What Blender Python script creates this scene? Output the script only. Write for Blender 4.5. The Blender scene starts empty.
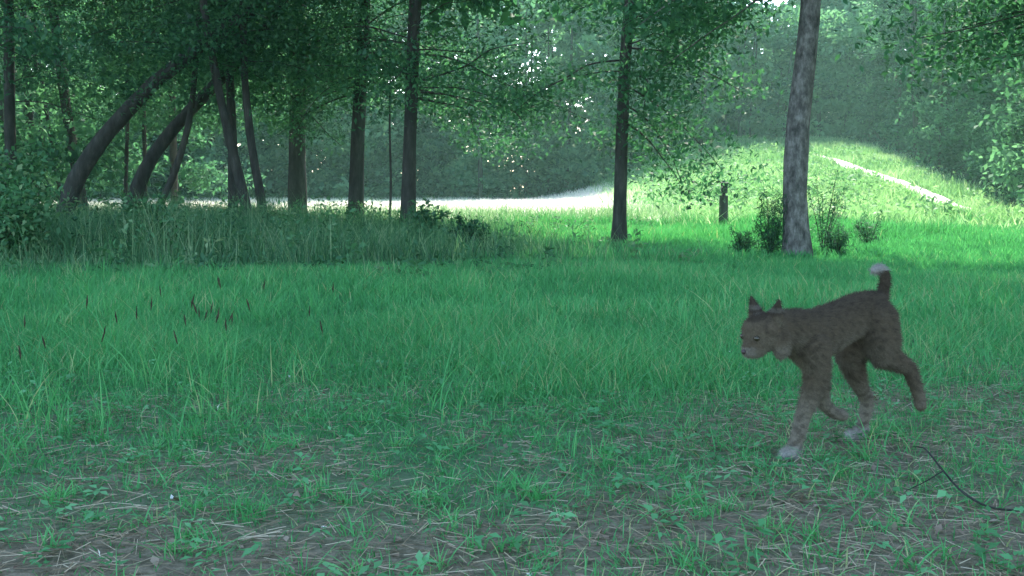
import bpy, math, time, numpy as np
from mathutils import Vector, Matrix
R=np.random.default_rng(7)
scene=bpy.context.scene
scene.view_settings.view_transform='Standard'; scene.view_settings.look='None'; scene.view_settings.exposure=0
col=scene.collection

# ------------------------------------------------------------ helpers
def ss(a,b,x):
    t=np.clip((np.asarray(x,float)-a)/(b-a),0,1); return t*t*(3-2*t)
_w=[(R.normal(size=2),R.uniform(0,6.28)) for _ in range(14)]
def wn(x,y,s):
    o=0
    for k,(d,p) in enumerate(_w):
        o=o+np.sin((x*d[0]+y*d[1])*s*(0.6+0.15*k)+p)
    return o/len(_w)*1.9
def H(x,y):
    x=np.asarray(x,float); y=np.asarray(y,float)
    yy=np.maximum(0,y-33)
    r=yy*yy/(yy+3.0)
    S=ss(0,13,x)
    z=0.108*np.minimum(r,60)*S+0.016*np.minimum(r,60)
    z=z+0.018*wn(x,y,0.9)*ss(3,6,np.hypot(x,y))*1.0
    z=z+0.07*wn(x,y,0.25)*ss(9,20,y)
    return z
def mesh_obj(name,V,F,mat,v=None,smooth=False,parent=None):
    V=np.asarray(V,np.float32); F=np.asarray(F,np.int32)
    me=bpy.data.meshes.new(name)
    me.vertices.add(len(V)); me.vertices.foreach_set('co',V.ravel())
    me.loops.add(F.size); me.loops.foreach_set('vertex_index',F.ravel())
    me.polygons.add(len(F)); me.polygons.foreach_set('loop_start',np.arange(0,F.size,F.shape[1],dtype=np.int32))
    me.update(calc_edges=True)
    if v is not None:
        a=me.attributes.new('v','FLOAT','FACE'); a.data.foreach_set('value',np.asarray(v,np.float32))
    if smooth: me.polygons.foreach_set('use_smooth',np.ones(len(F),bool))
    me.materials.append(mat)
    ob=bpy.data.objects.new(name,me); col.objects.link(ob)
    if parent: ob.parent=parent
    return ob
def empty(name):
    e=bpy.data.objects.new(name,None); col.objects.link(e); return e
class Acc:
    def __init__(s): s.V=[];s.F=[];s.v=[];s.n=0
    def add(s,V,F,v=None):
        s.V.append(V); s.F.append(F+s.n); s.n+=len(V); s.v.append(np.zeros(len(F)) if v is None else v)
    def obj(s,name,mat,smooth=False,parent=None):
        return mesh_obj(name,np.concatenate(s.V),np.concatenate(s.F),mat,np.concatenate(s.v),smooth,parent)

def tube(P,r,sides=10,rough=0.06):
    P=np.asarray(P,float); r=np.asarray(r,float)
    n=len(P); d=np.r_[0,np.cumsum(np.linalg.norm(np.diff(P,axis=0),axis=1))]
    m=max(6,int(n*(5 if sides>6 else 2))); u=np.linspace(0,d[-1],m)
    Q=np.stack([np.interp(u,d,P[:,k]) for k in range(3)],1)
    for _ in range(3 if sides>6 else 1): Q[1:-1]=(Q[:-2]+2*Q[1:-1]+Q[2:])/4
    rr=np.interp(u,d,r)
    T=np.gradient(Q,axis=0); T/=np.linalg.norm(T,axis=1)[:,None]
    ref=np.array([0.31,0.95,0.05]) if abs(T[0,2])>0.5 else np.array([0.1,0.2,1.0])
    A=np.cross(T,ref); A/=np.linalg.norm(A,axis=1)[:,None]; B=np.cross(T,A)
    th=np.linspace(0,2*np.pi,sides,endpoint=False)
    rad=rr[:,None]*(1+rough*R.normal(size=(m,sides)))
    V=Q[:,None,:]+rad[...,None]*(np.cos(th)[None,:,None]*A[:,None,:]+np.sin(th)[None,:,None]*B[:,None,:])
    V=V.reshape(-1,3); i=np.arange(m-1)[:,None]*sides; j=np.arange(sides)[None,:]; k=(j+1)%sides
    F=np.stack([i+j,i+k,i+sides+k,i+sides+j],-1).reshape(-1,4)
    return V,F
def leaves(C,size,flat=0.5,asp=0.5):
    n=len(C); size=np.broadcast_to(size,(n,)) if np.ndim(size) else np.full(n,size)
    size=size*R.uniform(.6,1.35,n)
    az=R.uniform(0,2*np.pi,n); el=R.normal(-0.3,0.6,n)
    D=np.stack([np.cos(az)*np.cos(el),np.sin(az)*np.cos(el),np.sin(el)],1)
    N=R.normal(size=(n,3)); N[:,2]=np.abs(N[:,2])+flat*1.5
    W=np.cross(D,N); W/=np.linalg.norm(W,axis=1)[:,None]+1e-9
    h=(size*.5)[:,None]; w=(size*.5*asp)[:,None]
    up=np.cross(W,D)*h*0.22
    V=np.stack([C-D*h,C+W*w-D*h*.1+up,C+D*h,C-W*w-D*h*.1+up],1).reshape(-1,3)
    F=np.arange(4*n).reshape(n,4)
    return V,F
def blades(B,h,w,lean=0.4,segs=2,az=None,tip=0.12):
    n=len(B); az=R.uniform(0,2*np.pi,n) if az is None else az
    l=lean*np.abs(R.normal(.7,.6,n))*h
    D=np.stack([np.cos(az),np.sin(az),0*az],1)
    fa=R.uniform(0,2*np.pi,n); W=np.stack([np.cos(fa),np.sin(fa),0*fa],1)
    rows=[]
    for s in range(segs+1):
        t=s/segs
        c=B+D*(l*t**1.8)[:,None]; c[:,2]+=h*(t-0.12*lean*t*t)
        ww=(w*((1-t)**0.7*(1-tip)+tip)*0.5)[:,None]
        rows+= [c-W*ww,c+W*ww]
    V=np.stack(rows,1).reshape(-1,3)
    k=2*(segs+1); o=np.arange(n)[:,None]*k
    F=np.concatenate([o+np.array([[2*s,2*s+1,2*s+3,2*s+2]]) for s in range(segs)],1).reshape(-1,4)
    return V,F

# ------------------------------------------------------------ materials
def newmat(name):
    m=bpy.data.materials.new(name); m.use_nodes=True; nt=m.node_tree
    for n in list(nt.nodes): nt.nodes.remove(n)
    return m,nt,nt.nodes.new('ShaderNodeOutputMaterial')
def ramp(nt,stops,fac):
    r=nt.nodes.new('ShaderNodeValToRGB'); e=r.color_ramp.elements
    while len(e)<len(stops): e.new(0.5)
    for i,(p,c) in enumerate(stops): e[i].position=p; e[i].color=(*c,1)
    nt.links.new(fac,r.inputs[0]); return r.outputs[0]
def noise(nt,scale,detail=4,rough=.55):
    g=nt.nodes.new('ShaderNodeNewGeometry'); n=nt.nodes.new('ShaderNodeTexNoise')
    n.inputs['Scale'].default_value=scale; n.inputs['Detail'].default_value=detail; n.inputs['Roughness'].default_value=rough
    nt.links.new(g.outputs['Position'],n.inputs['Vector']); return n.outputs['Fac']
def leafmat(name,stops,trans=0.35,gloss=0.03,rough=.5,tint=(1.2,1.35,.95,1)):
    m,nt,out=newmat(name)
    a=nt.nodes.new('ShaderNodeAttribute'); a.attribute_name='v'
    c=ramp(nt,stops,a.outputs['Fac'])
    d=nt.nodes.new('ShaderNodeBsdfDiffuse'); t=nt.nodes.new('ShaderNodeBsdfTranslucent')
    nt.links.new(c,d.inputs[0]); 
    tc=nt.nodes.new('ShaderNodeMixRGB'); tc.blend_type='MULTIPLY'; tc.inputs[0].default_value=1; tc.inputs[2].default_value=tint
    nt.links.new(c,tc.inputs[1]); nt.links.new(tc.outputs[0],t.inputs[0])
    mx=nt.nodes.new('ShaderNodeMixShader'); mx.inputs[0].default_value=trans
    nt.links.new(d.outputs[0],mx.inputs[1]); nt.links.new(t.outputs[0],mx.inputs[2])
    g=nt.nodes.new('ShaderNodeBsdfGlossy'); g.inputs['Roughness'].default_value=rough
    m2=nt.nodes.new('ShaderNodeMixShader'); m2.inputs[0].default_value=gloss
    nt.links.new(mx.outputs[0],m2.inputs[1]); nt.links.new(g.outputs[0],m2.inputs[2])
    nt.links.new(m2.outputs[0],out.inputs[0]); return m
def roughmat(name,stops,scale,bump=.4,bs=None,stretch=None):
    m,nt,out=newmat(name)
    g=nt.nodes.new('ShaderNodeNewGeometry'); mp=nt.nodes.new('ShaderNodeMapping')
    mp.inputs['Scale'].default_value=stretch or (1,1,1)
    nt.links.new(g.outputs['Position'],mp.inputs[0])
    n=nt.nodes.new('ShaderNodeTexNoise'); n.inputs['Scale'].default_value=scale; n.inputs['Detail'].default_value=6
    n.inputs['Roughness'].default_value=.7
    nt.links.new(mp.outputs[0],n.inputs['Vector'])
    c=ramp(nt,stops,n.outputs['Fac'])
    p=nt.nodes.new('ShaderNodeBsdfPrincipled'); p.inputs['Roughness'].default_value=.9; p.inputs['Specular IOR Level'].default_value=.15
    nt.links.new(c,p.inputs['Base Color'])
    b=nt.nodes.new('ShaderNodeBump'); b.inputs['Strength'].default_value=bump; b.inputs['Distance'].default_value=.03
    nt.links.new(n.outputs['Fac'],b.inputs['Height']); nt.links.new(b.outputs[0],p.inputs['Normal'])
    nt.links.new(p.outputs[0],out.inputs[0]); return m

M_grass=leafmat('grass',[(0,(.05,.22,.07)),(.5,(.09,.38,.12)),(.85,(.15,.47,.16)),(1,(.42,.47,.22))],.3,.02)
M_weed=leafmat('weeds',[(0,(.04,.13,.055)),(.6,(.085,.24,.095)),(1,(.27,.40,.20))],.3,.02)
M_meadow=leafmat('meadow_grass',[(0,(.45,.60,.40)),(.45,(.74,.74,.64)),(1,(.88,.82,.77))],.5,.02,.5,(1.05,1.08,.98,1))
M_hill=leafmat('hill_grass',[(0,(.12,.28,.11)),(.5,(.25,.46,.20)),(1,(.50,.62,.38))],.35,.02)
M_leaf=leafmat('tree_leaves',[(0,(.025,.08,.042)),(.5,(.048,.155,.072)),(1,(.09,.24,.11))],.42,.02)
M_far=leafmat('far_leaves',[(0,(.03,.09,.05)),(.5,(.075,.21,.105)),(1,(.16,.35,.18))],.45,.01)  # paler than tree_leaves: distance haze put into the leaf colour
M_straw=leafmat('pine_straw',[(0,(.20,.155,.10)),(.5,(.38,.32,.20)),(1,(.60,.53,.37))],.1,.02)
M_broad=leafmat('broad_leaf',[(0,(.06,.22,.07)),(.6,(.10,.36,.13)),(1,(.18,.48,.2))],.3,.05)
M_dead=leafmat('dead_leaves',[(0,(.14,.09,.06)),(.7,(.30,.24,.16)),(.92,(.45,.38,.28)),(1,(.85,.85,.8))],.15,.04)
M_seed=leafmat('seed_heads',[(0,(.04,.034,.025)),(1,(.09,.08,.05))],.1,.0)
M_bark=roughmat('dark_bark',[(.3,(.020,.022,.018)),(.55,(.050,.053,.044)),(.8,(.11,.112,.092))],9,.9,stretch=(1,1,.25))
M_bark2=roughmat('grey_bark',[(.34,(.045,.047,.042)),(.5,(.12,.12,.105)),(.66,(.24,.24,.215))],14,1.0,stretch=(1,1,.5))
M_wood=roughmat('weathered_wood',[(.3,(.03,.03,.03)),(.7,(.08,.08,.075))],12,.4,stretch=(1,1,.2))
M_sand=roughmat('path_sand',[(.3,(.55,.50,.45)),(.7,(.78,.75,.70))],3,.3)

# ground
def groundmat():
    m,nt,out=newmat('ground')
    near=ramp(nt,[(.30,(.07,.065,.042)),(.45,(.16,.145,.095)),(.58,(.28,.245,.165)),(.75,(.42,.37,.27))],noise(nt,26,8,.75))
    green=ramp(nt,[(.3,(.04,.13,.055)),(.7,(.08,.24,.10))],noise(nt,5,6,.7))
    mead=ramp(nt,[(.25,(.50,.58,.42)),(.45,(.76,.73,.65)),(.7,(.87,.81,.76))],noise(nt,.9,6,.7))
    hill=ramp(nt,[(.3,(.11,.24,.10)),(.5,(.20,.38,.17)),(.7,(.38,.50,.28))],noise(nt,.8,6,.7))
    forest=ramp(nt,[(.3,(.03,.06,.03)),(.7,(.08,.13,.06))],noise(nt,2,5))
    def attr(n):
        a=nt.nodes.new('ShaderNodeAttribute'); a.attribute_name=n; return a.outputs['Fac']
    def mix(f,a,b):
        x=nt.nodes.new('ShaderNodeMixRGB'); nt.links.new(f,x.inputs[0]); nt.links.new(a,x.inputs[1]); nt.links.new(b,x.inputs[2]); return x.outputs[0]
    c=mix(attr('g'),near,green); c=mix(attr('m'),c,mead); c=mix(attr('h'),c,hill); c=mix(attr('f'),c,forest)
    p=nt.nodes.new('ShaderNodeBsdfPrincipled'); p.inputs['Roughness'].default_value=1; p.inputs['Specular IOR Level'].default_value=.1
    nt.links.new(c,p.inputs['Base Color'])
    b=nt.nodes.new('ShaderNodeBump'); b.inputs['Strength'].default_value=.8; b.inputs['Distance'].default_value=.02
    nt.links.new(noise(nt,35,6,.7),b.inputs['Height']); nt.links.new(b.outputs[0],p.inputs['Normal'])
    nt.links.new(p.outputs[0],out.inputs[0]); return m
def density(x,y):     # lawn density mask
    y0=3.4+1.1*ss(.2,1.6,x)+.35*wn(x,y,1.4)
    d=ss(y0-.9,y0+1.6,y)
    return np.clip(d*(.7+.55*wn(x,y,2.2))+.22+.34*ss(-.2,.6,wn(x+9,y,3.4)),0,1)
def forest_edge(y):
    return np.interp(y,[10,20,26,40,58,70],[8.5,10.5,12.5,16.8,19.5,20])
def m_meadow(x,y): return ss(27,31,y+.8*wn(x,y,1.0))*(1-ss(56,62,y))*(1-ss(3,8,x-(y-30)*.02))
def m_hill(x,y): return ss(22,30,y)*ss(3,8,x-(y-30)*.02)*(1-ss(-1.0,1.5,x-forest_edge(y)))
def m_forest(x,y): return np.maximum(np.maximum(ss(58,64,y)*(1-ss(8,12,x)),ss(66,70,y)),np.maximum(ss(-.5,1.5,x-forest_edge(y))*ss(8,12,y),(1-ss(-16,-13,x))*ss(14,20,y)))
s=np.linspace(-1,1,261); gx=np.sinh(s*5.2)/np.sinh(5.2)*400
gy=np.sinh(np.linspace(-3.6,5.4,321))/np.sinh(5.4)*420+2
X,Y=np.meshgrid(gx,gy); Z=H(X,Y)
V=np.stack([X,Y,Z],-1).reshape(-1,3); nx=len(gx); ny=len(gy)
i=np.arange(ny-1)[:,None]*nx+np.arange(nx-1)[None]; F=np.stack([i,i+1,i+nx+1,i+nx],-1).reshape(-1,4)
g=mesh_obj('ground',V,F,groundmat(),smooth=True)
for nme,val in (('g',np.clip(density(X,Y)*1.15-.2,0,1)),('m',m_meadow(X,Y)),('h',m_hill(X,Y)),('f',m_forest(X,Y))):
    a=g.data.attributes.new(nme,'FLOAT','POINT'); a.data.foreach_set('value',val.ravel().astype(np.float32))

# path up the hill
py=np.linspace(34,58,60); pxx=np.interp(py,[33,36,45,55,66],[13.9,15.0,15.9,15.9,15.2]); 
for _ in range(6): pxx[1:-1]=(pxx[:-2]+pxx[1:-1]*2+pxx[2:])/4
w=.36+.08*np.sin(py*2.1)+.07*R.normal(size=60)
cols=[]
for k in (-1,-.4,.4,1): cols.append(np.stack([pxx+w*k,py,H(pxx+w*k,py)+(.15 if abs(k)<1 else .05)],1))
V=np.stack(cols,1).reshape(-1,3); i=np.arange(59)[:,None]*4+np.arange(3)[None]
mesh_obj('dirt_path',V,np.stack([i,i+1,i+5,i+4],-1).reshape(-1,4),M_sand,smooth=True)
# ------------------------------------------------------------ grass
def scatter(n,x0,x1,y0,y1,fn=None,wedge=None):
    x=R.uniform(x0,x1,n); y=R.uniform(y0,y1,n)
    k=np.ones(n,bool)
    if wedge is not None: k&=np.abs(x)<wedge[0]+wedge[1]*y
    if fn is not None: k&=R.uniform(0,1,n)<fn(x,y)
    x=x[k];y=y[k]; return np.stack([x,y,H(x,y)-.01],1)
A=Acc()
B=scatter(270000,-5,5,1.5,7,density,(1.0,.52))
patch=wn(B[:,0],B[:,1],1.1)
h=R.uniform(.03,.15,len(B))*(1+.7*np.clip(patch,-.7,1))*(.34+.75*ss(2.3,5,B[:,1]))*(1-.35*ss(.5,2,B[:,0]))
V,F=blades(B,h,R.uniform(.003,.0062,len(B)),.85,3); A.add(V,F,np.repeat(np.clip(.42+.28*patch+R.normal(0,.22,len(B))+(R.uniform(size=len(B))>.88)*.55,0,1),3))
B=scatter(240000,-9,9,7,14,None,(1.2,.52)); B=B[~((B[:,1]>12.3+.6*wn(B[:,0],B[:,1],.8))&(B[:,0]<-.5))]
patch=wn(B[:,0],B[:,1],.8)+.4*wn(B[:,0]+5,B[:,1],2.1)
V,F=blades(B,R.uniform(.04,.15,len(B))*(1+.45*np.clip(patch,-1,1.3)),R.uniform(.006,.012,len(B)),.6,2); A.add(V,F,np.repeat(np.clip(.42+.28*patch+R.normal(0,.22,len(B))+(R.uniform(size=len(B))>.93)*.5,0,1),2))
B=scatter(150000,-3,14,13.5,27,lambda x,y:(ss(-.5,1.5,x))*(x<forest_edge(y)),None)
tall=ss(.0,.9,wn(B[:,0],B[:,1],.9))*ss(15,20,B[:,1])
V,F=blades(B,R.uniform(.06,.17,len(B))*(1+1.8*tall),R.uniform(.012,.025,len(B)),.5,2); A.add(V,F,np.repeat(np.clip(.42+.3*wn(B[:,0],B[:,1],.6)+R.normal(0,.22,len(B)),0,1),2))
cl=scatter(420,-6,4.5,2.6,10.5,None,(.6,.5))
cl=cl[R.uniform(size=len(cl))<np.where(cl[:,0]<.2,1,.3)]
for c in cl:
    n=R.integers(10,34); b=c+np.c_[R.normal(0,.06,(n,2)),np.zeros(n)]
    V,F=blades(b,R.uniform(.12,.33,n)*R.uniform(.5,1.1)*(.6 if c[1]<3.6 else 1),R.uniform(.003,.0055,n)*(1+.08*c[1]),.6,4); A.add(V,F,np.repeat(np.clip(R.uniform(.2,.9)+R.normal(0,.15,n),0,1),4))
cl=scatter(380,-2.2,2.4,1.7,4.6,None,(.4,.5))
for c in cl:
    n=R.integers(12,30); b=c+np.c_[R.normal(0,.02,(n,2)),np.zeros(n)]
    V,F=blades(b,R.uniform(.03,.09,n)*R.uniform(.5,1.2),R.uniform(.0035,.007,n),1.3,4); A.add(V,F,np.repeat(np.clip(R.uniform(.4,.8)+R.normal(0,.1,n),0,1),4))
A.obj('grass',M_grass)
# tall weeds at the foot of the tree line
A=Acc()
def weedm(x,y): return (1-ss(-3.5,2.8,x+.9*wn(x,y,.7)))**.7*(.25+.75*ss(-.4,.3,wn(x,y,1.1)))*ss(8.8,12.2,y+1.4*wn(x,y,.7))
B=scatter(150000,-17,3.8,8.8,26,weedm)
hh=(R.uniform(.12,.5,len(B))+.3*np.clip(wn(B[:,0],B[:,1],.9),-.2,1))*(.30+.8*ss(9.5,14.5,B[:,1]))*(.45+.7*ss(1.5,-5,B[:,0]))
V,F=blades(B,np.maximum(hh,.06),R.uniform(.007,.017,len(B)),.5,3); A.add(V,F,np.repeat(np.clip(R.normal(.45,.28,len(B))+.25*wn(B[:,0],B[:,1],1.3),0,1),3))
cl=B[R.choice(len(B),3600)]; hs=R.uniform(.4,1.05,3600)*(.5+.5*ss(1,-4,cl[:,0]))*(.4+.6*ss(9.5,14,cl[:,1]))
V,F=blades(cl,hs,R.uniform(.006,.011,3600),.4,4); A.add(V,F,np.repeat(np.clip(R.normal(.8,.25,3600),0,1),4))
cl=B[R.choice(len(B),1000)]; 
for c in cl:
    hgt=R.uniform(.25,.85)*(.55 if c[0]>-1.5 else 1)*(.45 if c[1]<12 else 1); n=26
    t=R.uniform(.15,1,n); p=c+np.c_[R.normal(0,.07,(n,2)),t*hgt]
    V,F=leaves(p,.075,.5,.45); A.add(V,F,np.full(n,np.clip(R.normal(.45,.28),0,1)))
A.obj('tall_weeds',M_weed)
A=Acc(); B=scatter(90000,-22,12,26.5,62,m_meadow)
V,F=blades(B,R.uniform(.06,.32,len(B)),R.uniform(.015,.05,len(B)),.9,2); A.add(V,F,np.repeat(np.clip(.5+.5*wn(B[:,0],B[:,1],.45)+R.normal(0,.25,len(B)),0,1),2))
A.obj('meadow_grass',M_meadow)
A=Acc(); B=scatter(170000,2,22,22,70,m_hill)
d=np.abs(B[:,0]-np.interp(B[:,1],py,pxx)); B=B[(d>.36)|(B[:,1]<34)]
V,F=blades(B,R.uniform(.08,.45,len(B))*(1+.6*wn(B[:,0],B[:,1],.9)),R.uniform(.03,.06,len(B)),.6,2); A.add(V,F,np.repeat(np.clip(.5+.5*wn(B[:,0],B[:,1],.5)+R.normal(0,.25,len(B)),0,1),2))
cl=scatter(330,5,18,26,64,m_hill)
for c in cl:
    if abs(c[0]-np.interp(c[1],py,pxx))<.9: continue
    n=44; p=c+R.normal(0,1,(n,3))*[.4,.4,.15]+[0,0,.28]; V,F=leaves(p,.22,.5,.4); A.add(V,F,np.full(n,np.clip(R.normal(.2,.25),0,1)))
A.obj('hillside_grass',M_hill)
A=Acc(); cl=scatter(420,-14,5,25.5,36,None)
for c in cl:
    n=30; b=c+np.c_[R.normal(0,.25,(n,2)),np.zeros(n)]
    V,F=blades(b,R.uniform(.2,.65,n),R.uniform(.012,.025,n),.6,3); A.add(V,F,np.repeat(np.clip(R.normal(.8,.25,n),0,1),3))
A.obj('meadow_tufts',M_weed)
# seed-head stalks, left
A=Acc();A2=Acc()
P=np.stack([R.normal(-1.5,.45,30),R.normal(4.3,.6,30)],1)
for x,y in P:
    z=float(H(x,y)); hgt=R.uniform(.26,.42); lx,ly=R.normal(0,.035,2)
    V,F=tube([(x,y,z),(x+lx*.4,y+ly*.4,z+hgt*.5),(x+lx,y+ly,z+hgt)],[.0016,.0013,.0009],4,0); A.add(V,F,np.full(len(F),.3))
    V,F=tube([(x+lx,y+ly,z+hgt-.01),(x+lx*1.15,y+ly,z+hgt+.015),(x+lx*1.3,y+ly,z+hgt+.042)],[.001,.0036,.0008],6,.3); A2.add(V,F,R.uniform(0,1,len(F)))
e=empty('seeding_grass'); A.obj('stalks',M_grass,parent=e); A2.obj('seed_heads',M_seed,parent=e)
# ------------------------------------------------------------ litter
def sc2(n,lift=.006):
    p=scatter(n,-2.8,3.2,1.5,6.2,lambda x,y:np.clip(1.25-density(x,y),0,1)*1.0,(.7,.5)); p[:,2]+=.01+lift*R.uniform(0,1,len(p)); return p
C=sc2(42000,.02); n=len(C)
az=R.uniform(0,2*np.pi,n); L=R.uniform(.015,.05,n)[:,None]; el=R.normal(0,.12,n)
D=np.stack([np.cos(az),np.sin(az),el],1); W=np.stack([-np.sin(az),np.cos(az),0*az],1)*.0008; up=np.array([0,0,.0012])
V=np.stack([C-D*L-W,C-D*L+W+up,C+D*L+W+up,C+D*L-W],1).reshape(-1,3)
mesh_obj('pine_straw',V,np.arange(4*n).reshape(n,4),M_straw,R.uniform(0,.9,n)**1.5)
A=Acc(); C=sc2(1800,.012); V,F=leaves(C,.028,4,.6); A.add(V,F,R.uniform(0,.9,len(C)))
C=sc2(70,.03); V,F=leaves(C,.022,4,.7); A.add(V,F,np.ones(len(C)))
A.obj('leaf_litter',M_dead)
A=Acc(); cl=scatter(850,-2.6,2.8,1.7,5.2,None,(.4,.5))
for c in cl:
    n=R.integers(4,9); hgt=R.uniform(.015,.08); s=R.uniform(.012,.034)
    az=R.uniform(0,6.28)+np.arange(n)*2.4; rad=s*R.uniform(.5,1.1,n)
    p=c+np.stack([np.cos(az)*rad,np.sin(az)*rad,hgt*R.uniform(.4,1,n)+.01],1)
    D=np.stack([np.cos(az),np.sin(az),R.normal(0,.25,n)],1); W=np.stack([-np.sin(az),np.cos(az),R.normal(0,.2,n)],1)
    a=(s*.6); q=np.stack([p-D*a,p+W*a*.5-D*a*.1,p+D*a,p-W*a*.5-D*a*.1],1); q[:,[1,3],2]+=a*.18
    A.add(q.reshape(-1,3),np.arange(4*n).reshape(n,4),np.full(n,np.clip(R.normal(.5,.25),0,1)))
A.obj('broadleaf_seedlings',M_broad)
A=Acc()
for P,r in (([(1.27,3.42,.03),(1.23,3.22,.075),(1.20,3.0,.06),(1.19,2.85,.04),(1.22,2.74,.025),(1.34,2.72,.03),(1.5,2.70,.035)],[.0015,.0025,.003,.003,.003,.0025,.0015]),
            ([(1.20,3.0,.06),(1.12,2.92,.05),(1.06,2.9,.03)],[.002,.0015,.001])):
    V,F=tube(P,r,7,.1); A.add(V,F)
A.obj('fallen_twig',M_bark,True)
# ------------------------------------------------------------ trees
def branch(base,az,L,rise,r0,accB,nseg=5,droop=0.0):
    P=[np.array(base,float)]; d=az
    for s in range(nseg):
        d+=R.normal(0,.22); t=(s+1)/nseg
        P.append(P[-1]+np.array([np.cos(d),np.sin(d),rise-droop*t*2+R.normal(0,.12)])*L/nseg)
    V,F=tube(P,np.linspace(r0,.006,nseg+1),5,.05); accB.add(V,F)
    return P
def make_tree(name,path,radii,top,crown_r,low=3.2,nlow=14,nhigh=46,bark=None,sides=16,lowL=3.0,flare=True,custom=()):
    e=empty(name); B=Acc(); Lf=Acc()
    path=[np.array(p,float) for p in path]; last=path[-1]
    h0=last[2]; k=5
    full=path+[np.array([last[0]+R.normal(0,.25)*j,last[1]+R.normal(0,.25)*j,h0+(top-h0)*j/k]) for j in range(1,k+1)]
    rr=list(radii)+[radii[-1]*(1-.9*j/k) for j in range(1,k+1)]
    full=np.array(full); 
    if flare:
        full=np.insert(full,1,full[0]*.9+full[1]*.1,axis=0); rr=[rr[0]*1.35,rr[0]*1.05]+rr[1:]
    full[0,2]-=.1
    V,F=tube(full,rr,sides,.035); B.add(V,F)
    zs=full[:,2]
    def at(z): return np.array([np.interp(z,zs,full[:,0]),np.interp(z,zs,full[:,1]),z]), np.interp(z,zs,rr)
    def spray(q,k=2,s=.28,n0=30,n1=65):
        for _ in range(k):
            c=q+R.normal(0,s,3)*[1,1,.6]; n=R.integers(n0,n1)
            pts=c+R.normal(0,1,(n,3))*[.32,.32,.14]
            V,F=leaves(pts,.10,.9,.5); Lf.add(V,F,np.clip(R.normal(.5,.2)+R.normal(0,.15,n),0,1))
    for (z,az,L,rise,dr) in custom:
        p,r=at(z); P=branch(p,az,L,rise,.02,B,6,dr)
        for q in P[2:]: spray(q,3,.25)
    for j in range(nlow):
        p,r=at(R.uniform(low,7)); L=R.uniform(.5,1)*lowL
        P=branch(p,R.uniform(0,6.28),L,R.uniform(-.05,.5),max(.010,r*.15),B,5,.28)
        for q in P[2:]: spray(q)
    for j in range(nhigh):
        t=R.uniform(0,1); z=7+t*(top-7.5); p,r=at(z)
        L=crown_r*R.uniform(.6,1)*(1-.55*t**2)
        P=branch(p,R.uniform(0,6.28),L,R.uniform(.1,.6),max(.02,r*.3),B,4,.1)
        big=z>9
        for q in P[1:]:
            for _ in range(2):
                c=q+R.normal(0,.5,3); n=18 if big else 26
                pts=c+R.normal(0,1,(n,3))*[.55,.55,.3]
                V,F=leaves(pts,.5 if big else .34,.8,.6); Lf.add(V,F,np.clip(R.normal(.45,.2,n),0,1))
    B.obj('trunk_and_limbs',bark or M_bark,True,e); Lf.obj('crown',M_leaf,False,e)
    return e
make_tree('hardwood_tree',[(3.65,14,0),(3.56,14,.8),(3.60,14,1.6),(3.70,14.0,2.6),(3.79,14,3.4)],[.165,.150,.142,.13,.12],23,5,4.0,14,80,M_bark2,22,3.2,
   custom=((3.6,2.9,2.6,-.1,.25),(3.9,3.5,2.4,-.1,.3),(4.2,.2,3.0,.0,.3),(4.0,5.6,3.2,.0,.2)))
make_tree('hardwood_tree',[(1.77,18.2,0),(1.80,18.2,1.5),(1.83,18.2,2.8),(1.93,18.2,4.2)],[.115,.10,.095,.09],22,4.8,2.7,26,80,None,14,2.8,
   custom=((2.3,.25,1.3,-.45,.45),(2.0,.5,1.1,-.4,.4),(2.6,.1,1.7,-.4,.35),(3.2,.1,2.2,-.1,.2),(3.0,3.1,2.2,-.1,.3),(2.8,5.0,2.0,.0,.3)))
make_tree('hardwood_tree',[(-1.96,20.7,0),(-1.93,20.7,1.5),(-1.86,20.7,3),(-1.80,20.7,4.4)],[.15,.125,.12,.11],26,5.6,2.7,34,90,None,14,3.3,custom=((2.8,.3,2.6,.0,.3),(3.2,5.2,2.6,.0,.35),(3.4,.0,3.4,.0,.25),(2.6,.2,3.0,.0,.2)))
make_tree('hardwood_tree',[(-3.50,24.6,0),(-3.45,24.6,1.8),(-3.35,24.6,3.4),(-3.22,24.6,5)],[.17,.15,.14,.125],27,5.4,3.0,30,80,None,14,3.6,custom=((3.0,3.0,2.6,.0,.3),(3.4,.2,3.4,.0,.3)))
make_tree('hardwood_tree',[(-5.45,28,0),(-5.45,28,1.8),(-5.40,28,3.4),(-5.3,28,5.6)],[.24,.22,.20,.18],26,5.5,3.0,24,60,None,14,3.6)
make_tree('hardwood_tree',[(-11.8,26,0),(-11.8,26,2),(-11.7,26,5)],[.15,.13,.12],24,5.5,2.8,22,60,None,12,3.6)
def leaner(P,r,top=14,n=14): 
    return make_tree('leaning_tree',P,r,top,4.2,3.2,n,22,None,12,3.0,False)
leaner([(-9.1,22,0),(-8.7,22,1.2),(-7.9,22,2.2),(-7.1,22,3.0),(-6.1,22,3.75),(-5.0,22.4,4.6),(-4.0,22.8,5.8)],[.18,.17,.15,.14,.13,.12,.10])
leaner([(-8.3,23.5,0),(-7.9,23.5,1.3),(-7.2,23.5,2.2),(-6.3,23.5,3.1),(-5.3,23.6,4.1),(-4.5,23.8,5.5)],[.16,.15,.13,.12,.10,.09])
leaner([(-4.95,21,0),(-5.12,21,.8),(-5.30,21,1.6),(-5.5,21,2.5),(-5.9,21.2,4.6)],[.11,.10,.09,.08,.07],12,9)
leaner([(-4.8,21.6,0),(-4.95,21.6,.9),(-5.1,21.6,1.8),(-5.2,21.6,3.0),(-5.2,21.6,5)],[.09,.09,.08,.07,.06],12,9)
leaner([(-7.6,22.6,0),(-6.9,22.6,1.2),(-6.5,22.5,2.4),(-6.3,22.5,4.4)],[.08,.07,.06,.05],11,9)
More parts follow.
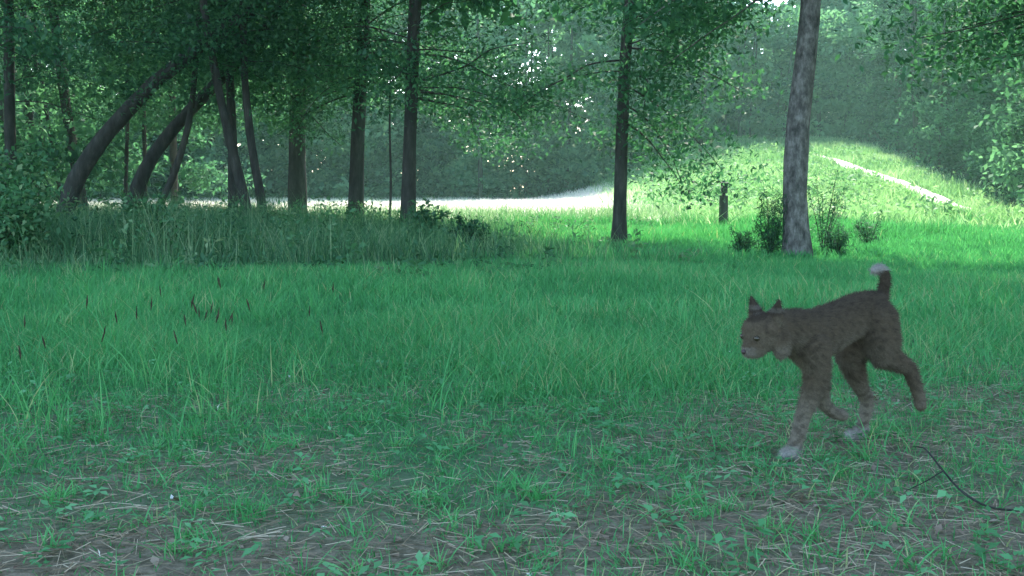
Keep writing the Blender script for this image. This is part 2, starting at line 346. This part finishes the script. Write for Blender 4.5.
leaner([(-5.9,23.2,0),(-5.85,23.2,1.6),(-5.9,23.2,3.6)],[.12,.10,.08],13,9)
leaner([(-2.55,22.8,0),(-2.5,22.8,1.0),(-2.52,22.8,2.2),(-2.5,22.8,3.4)],[.03,.025,.02,.015],5.5,5)
for x,y,t,nl,lw,cu in ((8.8,12.5,23,14,3.8,((3.4,2.9,3.6,.0,.15),(3.8,3.4,3.6,.0,.15),(3.0,2.7,3.4,.0,.1),(4.2,2.6,3.8,.0,.15),(3.3,3.1,4.2,.0,.15),(3.6,2.5,3.8,.0,.15),(2.8,3.0,3.6,.05,.1),(3.1,2.6,4.0,.0,.1))),(-9.5,15.5,24,12,4.0,((3.8,.2,3,.0,.2),(3.6,.6,3,.0,.2),(3.3,.3,3.4,.0,.1))),(-13,20,24,14,3.4,()),(12.5,17,24,18,2.8,((4,3.0,4,0,.15),(3.4,2.6,4,0,.15))),(-16,27,24,8,4,()),(7.5,5.5,20,0,6,())):
    make_tree('hardwood_tree',[(x,y,0),(x+.1,y,3),(x+.1,y,5)],[.20,.17,.15],t,5.6,lw,nl,60,None,12,3,custom=cu)
# ------------------------------------------------------------ forest masses
FB=Acc(); FL=Acc()
def wallmass(pts,zmax,zmin,count,size,cr,nleaf,mean=.45,low=0.0,sd=.2):
    xy=np.array([pts() for _ in range(count)],float)
    z=H(xy[:,0],xy[:,1])+zmin+(zmax-zmin)*R.uniform(0,1,count)**(1+low)
    r=R.uniform(.5,1.4,count)*cr
    u=R.normal(size=(count,nleaf,3)); u/=np.linalg.norm(u,axis=2)[...,None]
    rr=R.uniform(.4,1.05,(count,nleaf,1))
    c=np.stack([xy[:,0],xy[:,1],z],1)[:,None,:]
    p=c+u*rr*r[:,None,None]*np.array([1,1,.6])
    sh=R.normal(mean,sd,count)[:,None]+.22*u[...,2]+.3*wn(xy[:,0]*1.0,z*2.0,.35)[:,None]+R.normal(0,.13,(count,nleaf))  # shading put into leaf colour: clump tops lighter, brightness varies by clump
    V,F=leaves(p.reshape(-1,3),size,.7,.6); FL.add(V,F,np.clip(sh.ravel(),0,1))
def p1():
    x=R.uniform(-44,12); return x,62.5+R.exponential(2.5)+(max(0,x-6))*.6+1.6*math.sin(x*.9)
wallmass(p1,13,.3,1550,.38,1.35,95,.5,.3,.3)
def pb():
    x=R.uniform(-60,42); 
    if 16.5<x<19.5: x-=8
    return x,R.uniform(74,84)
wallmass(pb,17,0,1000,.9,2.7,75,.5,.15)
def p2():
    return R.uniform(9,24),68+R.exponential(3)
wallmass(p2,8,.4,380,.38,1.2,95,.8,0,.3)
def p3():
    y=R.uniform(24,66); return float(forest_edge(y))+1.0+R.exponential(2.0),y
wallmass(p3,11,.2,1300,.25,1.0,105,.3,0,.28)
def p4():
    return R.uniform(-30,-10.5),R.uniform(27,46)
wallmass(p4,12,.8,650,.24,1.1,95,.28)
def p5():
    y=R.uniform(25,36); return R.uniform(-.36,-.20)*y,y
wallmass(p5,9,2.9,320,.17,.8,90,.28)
for _ in range(130):
    k=R.integers(4)
    x,y=(p1,p3,p4,p2)[k]()
    z=float(H(x,y)); r=R.uniform(.06,.17); l=R.normal(0,.5)
    V,F=tube([(x,y,z-.1),(x+l*.4,y,z+3.5),(x+l,y,z+12 if k!=3 else z+7)],[r,r*.85,r*.4],7,.04); FB.add(V,F)
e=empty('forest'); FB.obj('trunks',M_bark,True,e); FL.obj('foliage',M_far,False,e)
# ------------------------------------------------------------ shrubs
def shrub(name,x,y,h,w,n,size,shade=.4,asp=.3,mat=M_leaf,st=9):
    e=empty(name); B=Acc(); L=Acc(); z=float(H(x,y))
    for s in range(st):
        a=R.uniform(0,6.28); tx,ty=np.cos(a)*w*R.uniform(.2,.9),np.sin(a)*w*R.uniform(.2,.9); hh=h*R.uniform(.45,1)
        V,F=tube([(x,y,z-.02),(x+tx*.4,y+ty*.4,z+hh*.5),(x+tx,y+ty,z+hh)],[.008,.005,.002],5,0); B.add(V,F)
        t=R.uniform(.08,1.02,n)[:,None]; c=np.array([x,y,z])+np.c_[tx*t**1.3,ty*t**1.3,hh*t]
        c=c+R.normal(0,1,(n,3))*w*.34*(1.25-t)
        V,F=leaves(c,size,.4,asp); L.add(V,F,np.clip(shade+R.normal(0,.2,n),0,1))
    B.obj('stems',M_bark,True,e); L.obj('foliage',mat,False,e)
shrub('pine_sapling',3.32,14.1,.90,.32,300,.075,.3,.14)
shrub('pine_sapling',4.15,14.0,.48,.26,170,.07,.3,.14)
shrub('pine_sapling',3.0,14.4,.45,.22,120,.07,.3,.14)
shrub('pine_sapling',5.6,17.2,.7,.3,110,.07,.4,.2)
shrub('pine_sapling',4.25,15.0,1.1,.35,130,.07,.4,.2)
shrub('shrub',-.58,15.2,.6,.35,140,.07,.3,.4)
shrub('shrub',-1.3,17.5,.75,.4,110,.08,.6,.5)
shrub('shrub',-5.9,12.4,1.1,.9,240,.085,.5,.5,M_weed,14)
shrub('shrub',-7.0,14.5,1.6,1.1,240,.10,.5,.5,M_weed,14)
shrub('shrub',-4.6,14.2,.8,.6,160,.085,.4,.5,M_weed)

def boxm(cx,cy,cz,sx,sy,sz,tilt=0):
    V=np.array([[a,b,c] for c in(-1,1) for b in(-1,1) for a in(-1,1)],float)*[sx/2,sy/2,sz/2]
    V[:,2]+=tilt*V[:,1]; V+= [cx,cy,cz]
    return V,np.array([[0,2,3,1],[4,5,7,6],[0,1,5,4],[2,6,7,3],[0,4,6,2],[1,3,7,5]])
e=empty('birdhouse_post'); bx,by=4.90,25.5; bz=float(H(bx,by))-.1
A=Acc(); A.add(*boxm(bx,by,bz+.55,.07,.07,1.3)); A.obj('post',M_wood,parent=e)
A=Acc(); V,F=tube([(bx,by-.0,bz+.12),(bx,by,bz+.4),(bx,by,bz+.86)],[.105,.105,.10],16,.01); A.add(V,F); A.obj('baffle',M_wood,True,e)
A=Acc(); A.add(*boxm(bx,by-.06,bz+1.02,.13,.13,.22)); A.add(*boxm(bx,by-.09,bz+1.145,.17,.2,.02,.15)); A.obj('nest_box',M_wood,parent=e)
A=Acc(); V,F=tube([(bx,by-.128,bz+1.05),(bx,by-.132,bz+1.05)],[.02,.02],12,0); A.add(V,F); A.obj('entrance_hole',M_seed,parent=e)

# ------------------------------------------------------------ bobcat
import bmesh
fw=np.array([-.87,-.49,0]); fw/=np.linalg.norm(fw); side=np.array([fw[1],-fw[0],0])
tb=bmesh.new(); bmesh.ops.create_icosphere(tb,subdivisions=3,radius=1); tb.verts.ensure_lookup_table()
SV=np.array([v.co[:] for v in tb.verts]); SF=np.array([[v.index for v in f.verts] for f in tb.faces]); tb.free()
CA=Acc()
def ell(c,rx,ry,rz):
    V=SV[:,:1]*rx*fw+SV[:,1:2]*ry*side+SV[:,2:]*rz*np.array([0,0,1.])+np.asarray(c)
    CA.add(V,SF)
def chain(P,r,lat=1.0):
    P=np.array(P,float); r=np.array(r,float)
    for a in range(len(P)-1):
        L=np.linalg.norm(P[a+1]-P[a]); n=max(2,int(L/(min(r[a],r[a+1])*.35)))
        for t in np.linspace(0,1,n+1):
            q=P[a]*(1-t)+P[a+1]*t; rr=r[a]*(1-t)+r[a+1]*t; ell(q,rr,rr*lat,rr)
# trunk: deep chest, tucked belly
chain([(.865,3.37,.412),(.925,3.42,.376),(1.0,3.47,.396),(1.06,3.51,.416),(1.12,3.56,.433),(1.185,3.61,.433)],[.058,.084,.080,.072,.071,.076],.76)
ell((.935,3.42,.348),.062,.055,.07)
chain([(.90,3.40,.402),(.845,3.36,.412),(.79,3.325,.415)],[.068,.060,.055],.88)
hs=1.16
hc=np.array([.762,3.305,.410])
hu=fw*.92+np.array([0,0,-.39]); hw=np.array([0,0,.92])+fw*.39
def hl(u,l,w): return hc+hs*(hu*u+side*l+hw*w)
def he(u,l,w,a,b,c): ell(hl(u,l,w),a*hs,b*hs,c*hs)
he(0,0,0,.056,.056,.052)
he(.035,0,-.022,.036,.034,.028); he(.058,0,-.026,.023,.023,.019); he(.045,0,-.040,.024,.020,.012)
for sg in(-1,1):
    he(-.008,sg*.044,-.034,.026,.018,.040); he(.050,sg*.013,-.028,.012,.012,.012)
# near foreleg (planted), far foreleg (folding back)
chain([(.93,3.385,.35),(.950,3.385,.28),(.940,3.385,.225),(.908,3.38,.135),(.884,3.372,.05)],[.056,.041,.033,.024,.020])
chain([(.884,3.372,.045),(.872,3.366,.024),(.850,3.356,.020)],[.0195,.023,.020],1.15)
chain([(.95,3.47,.35),(.985,3.50,.255),(1.01,3.52,.15)],[.050,.035,.022]); chain([(1.01,3.52,.15),(1.045,3.525,.118),(1.078,3.53,.108)],[.021,.019,.019])
# far hind leg (planted), near hind leg (pushing off)
chain([(1.185,3.63,.41),(1.155,3.63,.34),(1.126,3.625,.285),(1.163,3.645,.195),(1.200,3.66,.135),(1.184,3.655,.04)],[.070,.061,.045,.029,.021,.0185])
chain([(1.184,3.655,.036),(1.165,3.647,.023),(1.14,3.637,.019)],[.0195,.023,.019],1.15)
chain([(1.19,3.58,.41),(1.205,3.56,.35),(1.212,3.55,.305),(1.26,3.55,.28),(1.300,3.555,.258),(1.322,3.555,.20),(1.338,3.555,.155)],[.074,.062,.046,.032,.024,.0195,.019])
ell((1.339,3.553,.14),.019,.02,.023)
chain([(1.215,3.63,.455),(1.238,3.65,.495),(1.246,3.655,.535),(1.243,3.655,.562),(1.222,3.646,.580),(1.203,3.637,.574)],[.022,.019,.017,.017,.016,.013])
for sg in(-1,1):
    for t in np.linspace(0,1,12):
        rr=.028*(1-t)**.9+.0025
        ell(hl(-.022-.016*t,sg*(.034+.020*t),.032+.052*t),(.010*(1-t)+.0035)*hs,rr*hs,rr*.7*hs)
tmp=CA.obj('t',M_bark)
md=tmp.modifiers.new('r','REMESH'); md.mode='VOXEL'; md.voxel_size=.0047; md.use_smooth_shade=True
ms=tmp.modifiers.new('s','SMOOTH'); ms.iterations=6; ms.factor=.5
dg=bpy.context.evaluated_depsgraph_get(); dg.update()
body=bpy.data.meshes.new_from_object(tmp.evaluated_get(dg)); bpy.data.objects.remove(tmp)
cat=empty('bobcat'); bo=bpy.data.objects.new('body',body); col.objects.link(bo); bo.parent=cat
nv=len(body.vertices); P=np.zeros(nv*3,np.float32); body.vertices.foreach_get('co',P); P=P.reshape(-1,3).astype(float)
N=np.zeros(nv*3,np.float32); body.vertex_normals.foreach_get('vector',N); N=N.reshape(-1,3).astype(float)
def furcol(P,N):
    base=np.array([.108,.088,.058]); dark=np.array([.040,.033,.024]); pale=np.array([.27,.25,.195]); white=np.array([.42,.42,.37])
    n=len(P); c=np.tile(base,(n,1))
    def mix(f,k):
        nonlocal c; f=np.clip(f,0,1)[:,None]; c=c*(1-f)+k*f
    x,y,z=P.T
    mix(ss(.40,.49,z)*.35*(N[:,2]>.1)*(x>.84),dark)
    mix(ss(.2,-.8,N[:,2])*ss(.2,.3,z)*.4,pale)
    mix(ss(.29,.08,z)*.6*(1-.5*(x>1.24)),pale)
    mix(ss(.06,.015,z)*.7,white)
    s=np.sin(x*95+2*np.sin(z*60))*np.sin(z*105+2*np.sin(x*50+y*40))*np.sin(y*70+x*30+1)
    mix((ss(.22,.5,np.abs(s)))*.42*(x>.85),dark)
    bars=np.sin(z*200+x*40+1.5*np.sin(y*60)); mix(ss(.5,.9,bars)*.2*(z<.28),dark)
    d=(P-hc)/hs; u=d@hu; l=np.abs(d@side); w=d@hw; hd=(np.linalg.norm(d,axis=1)<.12)&(x<.83)
    mix(hd*ss(-.02,-.045,w)*.3,pale); mix(hd*ss(.05,.07,u)*(w<-.01)*.15,white)
    mix(hd*ss(.6,.95,np.sin(l*260+w*120))*(u<.03)*.4,dark)
    mix(hd*ss(.040,.048,w)*.75,dark); mix(hd*((w>.052)&(w<.062))*.12,white)
    mix((z>.50)*(x>1.18)*.6,dark); mix(((z>.575)|((x<1.22)&(z>.55)))*(x>1.15)*.6,white)
    return c
def setcol(me,c,dom='POINT'):
    a=me.color_attributes.new('fur','FLOAT_COLOR',dom); a.data.foreach_set('color',np.c_[c,np.ones(len(c))].astype(np.float32).ravel())
m,nt,out=newmat('bobcat_fur'); a=nt.nodes.new('ShaderNodeAttribute'); a.attribute_name='fur'
p=nt.nodes.new('ShaderNodeBsdfPrincipled'); p.inputs['Roughness'].default_value=.9; p.inputs['Specular IOR Level'].default_value=.04
nz=noise(nt,160,4); mr=ramp(nt,[(.2,(.65,.65,.65)),(.8,(1.25,1.22,1.2))],nz)
mm=nt.nodes.new('ShaderNodeMixRGB'); mm.blend_type='MULTIPLY'; mm.inputs[0].default_value=1; nt.links.new(a.outputs['Color'],mm.inputs[1]); nt.links.new(mr,mm.inputs[2])
nt.links.new(mm.outputs[0],p.inputs['Base Color']); nt.links.new(p.outputs[0],out.inputs[0])
body.materials.clear(); body.materials.append(m); setcol(body,furcol(P,N))
nF=80000; k=R.choice(nv,nF); Bp=P[k]+R.normal(0,.002,(nF,3)); Nn=N[k]
flow=-fw*1.0+np.array([0,0,-.45]); L=R.uniform(.006,.017,nF)*np.where((Bp[:,2]<.2)|(Bp[:,0]<.8),.6,1)
T=flow-Nn*(Nn@flow)[:,None]; T/=np.linalg.norm(T,axis=1)[:,None]+1e-6
D=T*.9+Nn*.45+R.normal(0,.18,(nF,3)); W=np.cross(D,Nn); W/=np.linalg.norm(W,axis=1)[:,None]+1e-6; W*=.0005
tip=Bp+D*L[:,None]; V=np.stack([Bp-W,Bp+W,tip+W*.2,tip-W*.2],1).reshape(-1,3)
fo=mesh_obj('fur',V,np.arange(4*nF).reshape(-1,4),m,parent=cat); setcol(fo.data,np.repeat(furcol(Bp,Nn)*R.uniform(.75,1.25,nF)[:,None],4,axis=0))
def ballm(name,c,r,colr,rough=.15):
    mt,nt,out=newmat(name); q=nt.nodes.new('ShaderNodeBsdfPrincipled'); q.inputs['Base Color'].default_value=(*colr,1); q.inputs['Roughness'].default_value=rough
    nt.links.new(q.outputs[0],out.inputs[0])
    b=bmesh.new(); bmesh.ops.create_uvsphere(b,u_segments=14,v_segments=10,radius=r); mx=bpy.data.meshes.new(name); b.to_mesh(mx); b.free()
    mx.materials.append(mt); o=bpy.data.objects.new(name,mx); o.location=c; col.objects.link(o); o.parent=cat; return o
for sg,nm in((-1,'eye_left'),(1,'eye_right')): ballm(nm,hl(.046,sg*.027,.008),.0090,(.03,.025,.01))
ballm('nose',hl(.079,0,-.018),.008,(.05,.03,.028),.4)
# ------------------------------------------------------------ thin haze over the clearing
m,nt,out=newmat('haze'); v=nt.nodes.new('ShaderNodeVolumeScatter'); v.inputs['Density'].default_value=.0014; v.inputs['Color'].default_value=(.5,1,.78,1); v.inputs['Anisotropy'].default_value=.2
nt.links.new(v.outputs[0],out.inputs['Volume'])
V,F=boxm(0,55,9,130,94,21); mesh_obj('haze',V,F,m)
# ------------------------------------------------------------ light + camera
sun_az=math.radians(9); sun_el=math.radians(48)
sd=Vector((math.sin(sun_az)*math.cos(sun_el),math.cos(sun_az)*math.cos(sun_el),math.sin(sun_el)))
w=bpy.data.worlds.new('World'); scene.world=w; w.use_nodes=True; nt=w.node_tree
bg=nt.nodes['Background']; sk=nt.nodes.new('ShaderNodeTexSky'); sk.sky_type='NISHITA'; sk.sun_disc=False
sk.sun_elevation=sun_el; sk.sun_rotation=sun_az%(2*math.pi); nt.links.new(sk.outputs[0],bg.inputs[0]); bg.inputs[1].default_value=.66
L=bpy.data.lights.new('sun','SUN'); L.energy=15; L.angle=math.radians(.5); L.color=(1,.94,.88)
lo=bpy.data.objects.new('sun',L); col.objects.link(lo); lo.rotation_euler=sd.to_track_quat('Z','Y').to_euler()
cam=bpy.data.cameras.new('camera'); cam.sensor_width=36; cam.lens=38.6; cam.clip_end=2000; cam.clip_start=.05
co=bpy.data.objects.new('camera',cam); col.objects.link(co); co.location=(0,0,.83); co.rotation_euler=(math.radians(90-4.94),0,0)
scene.camera=co
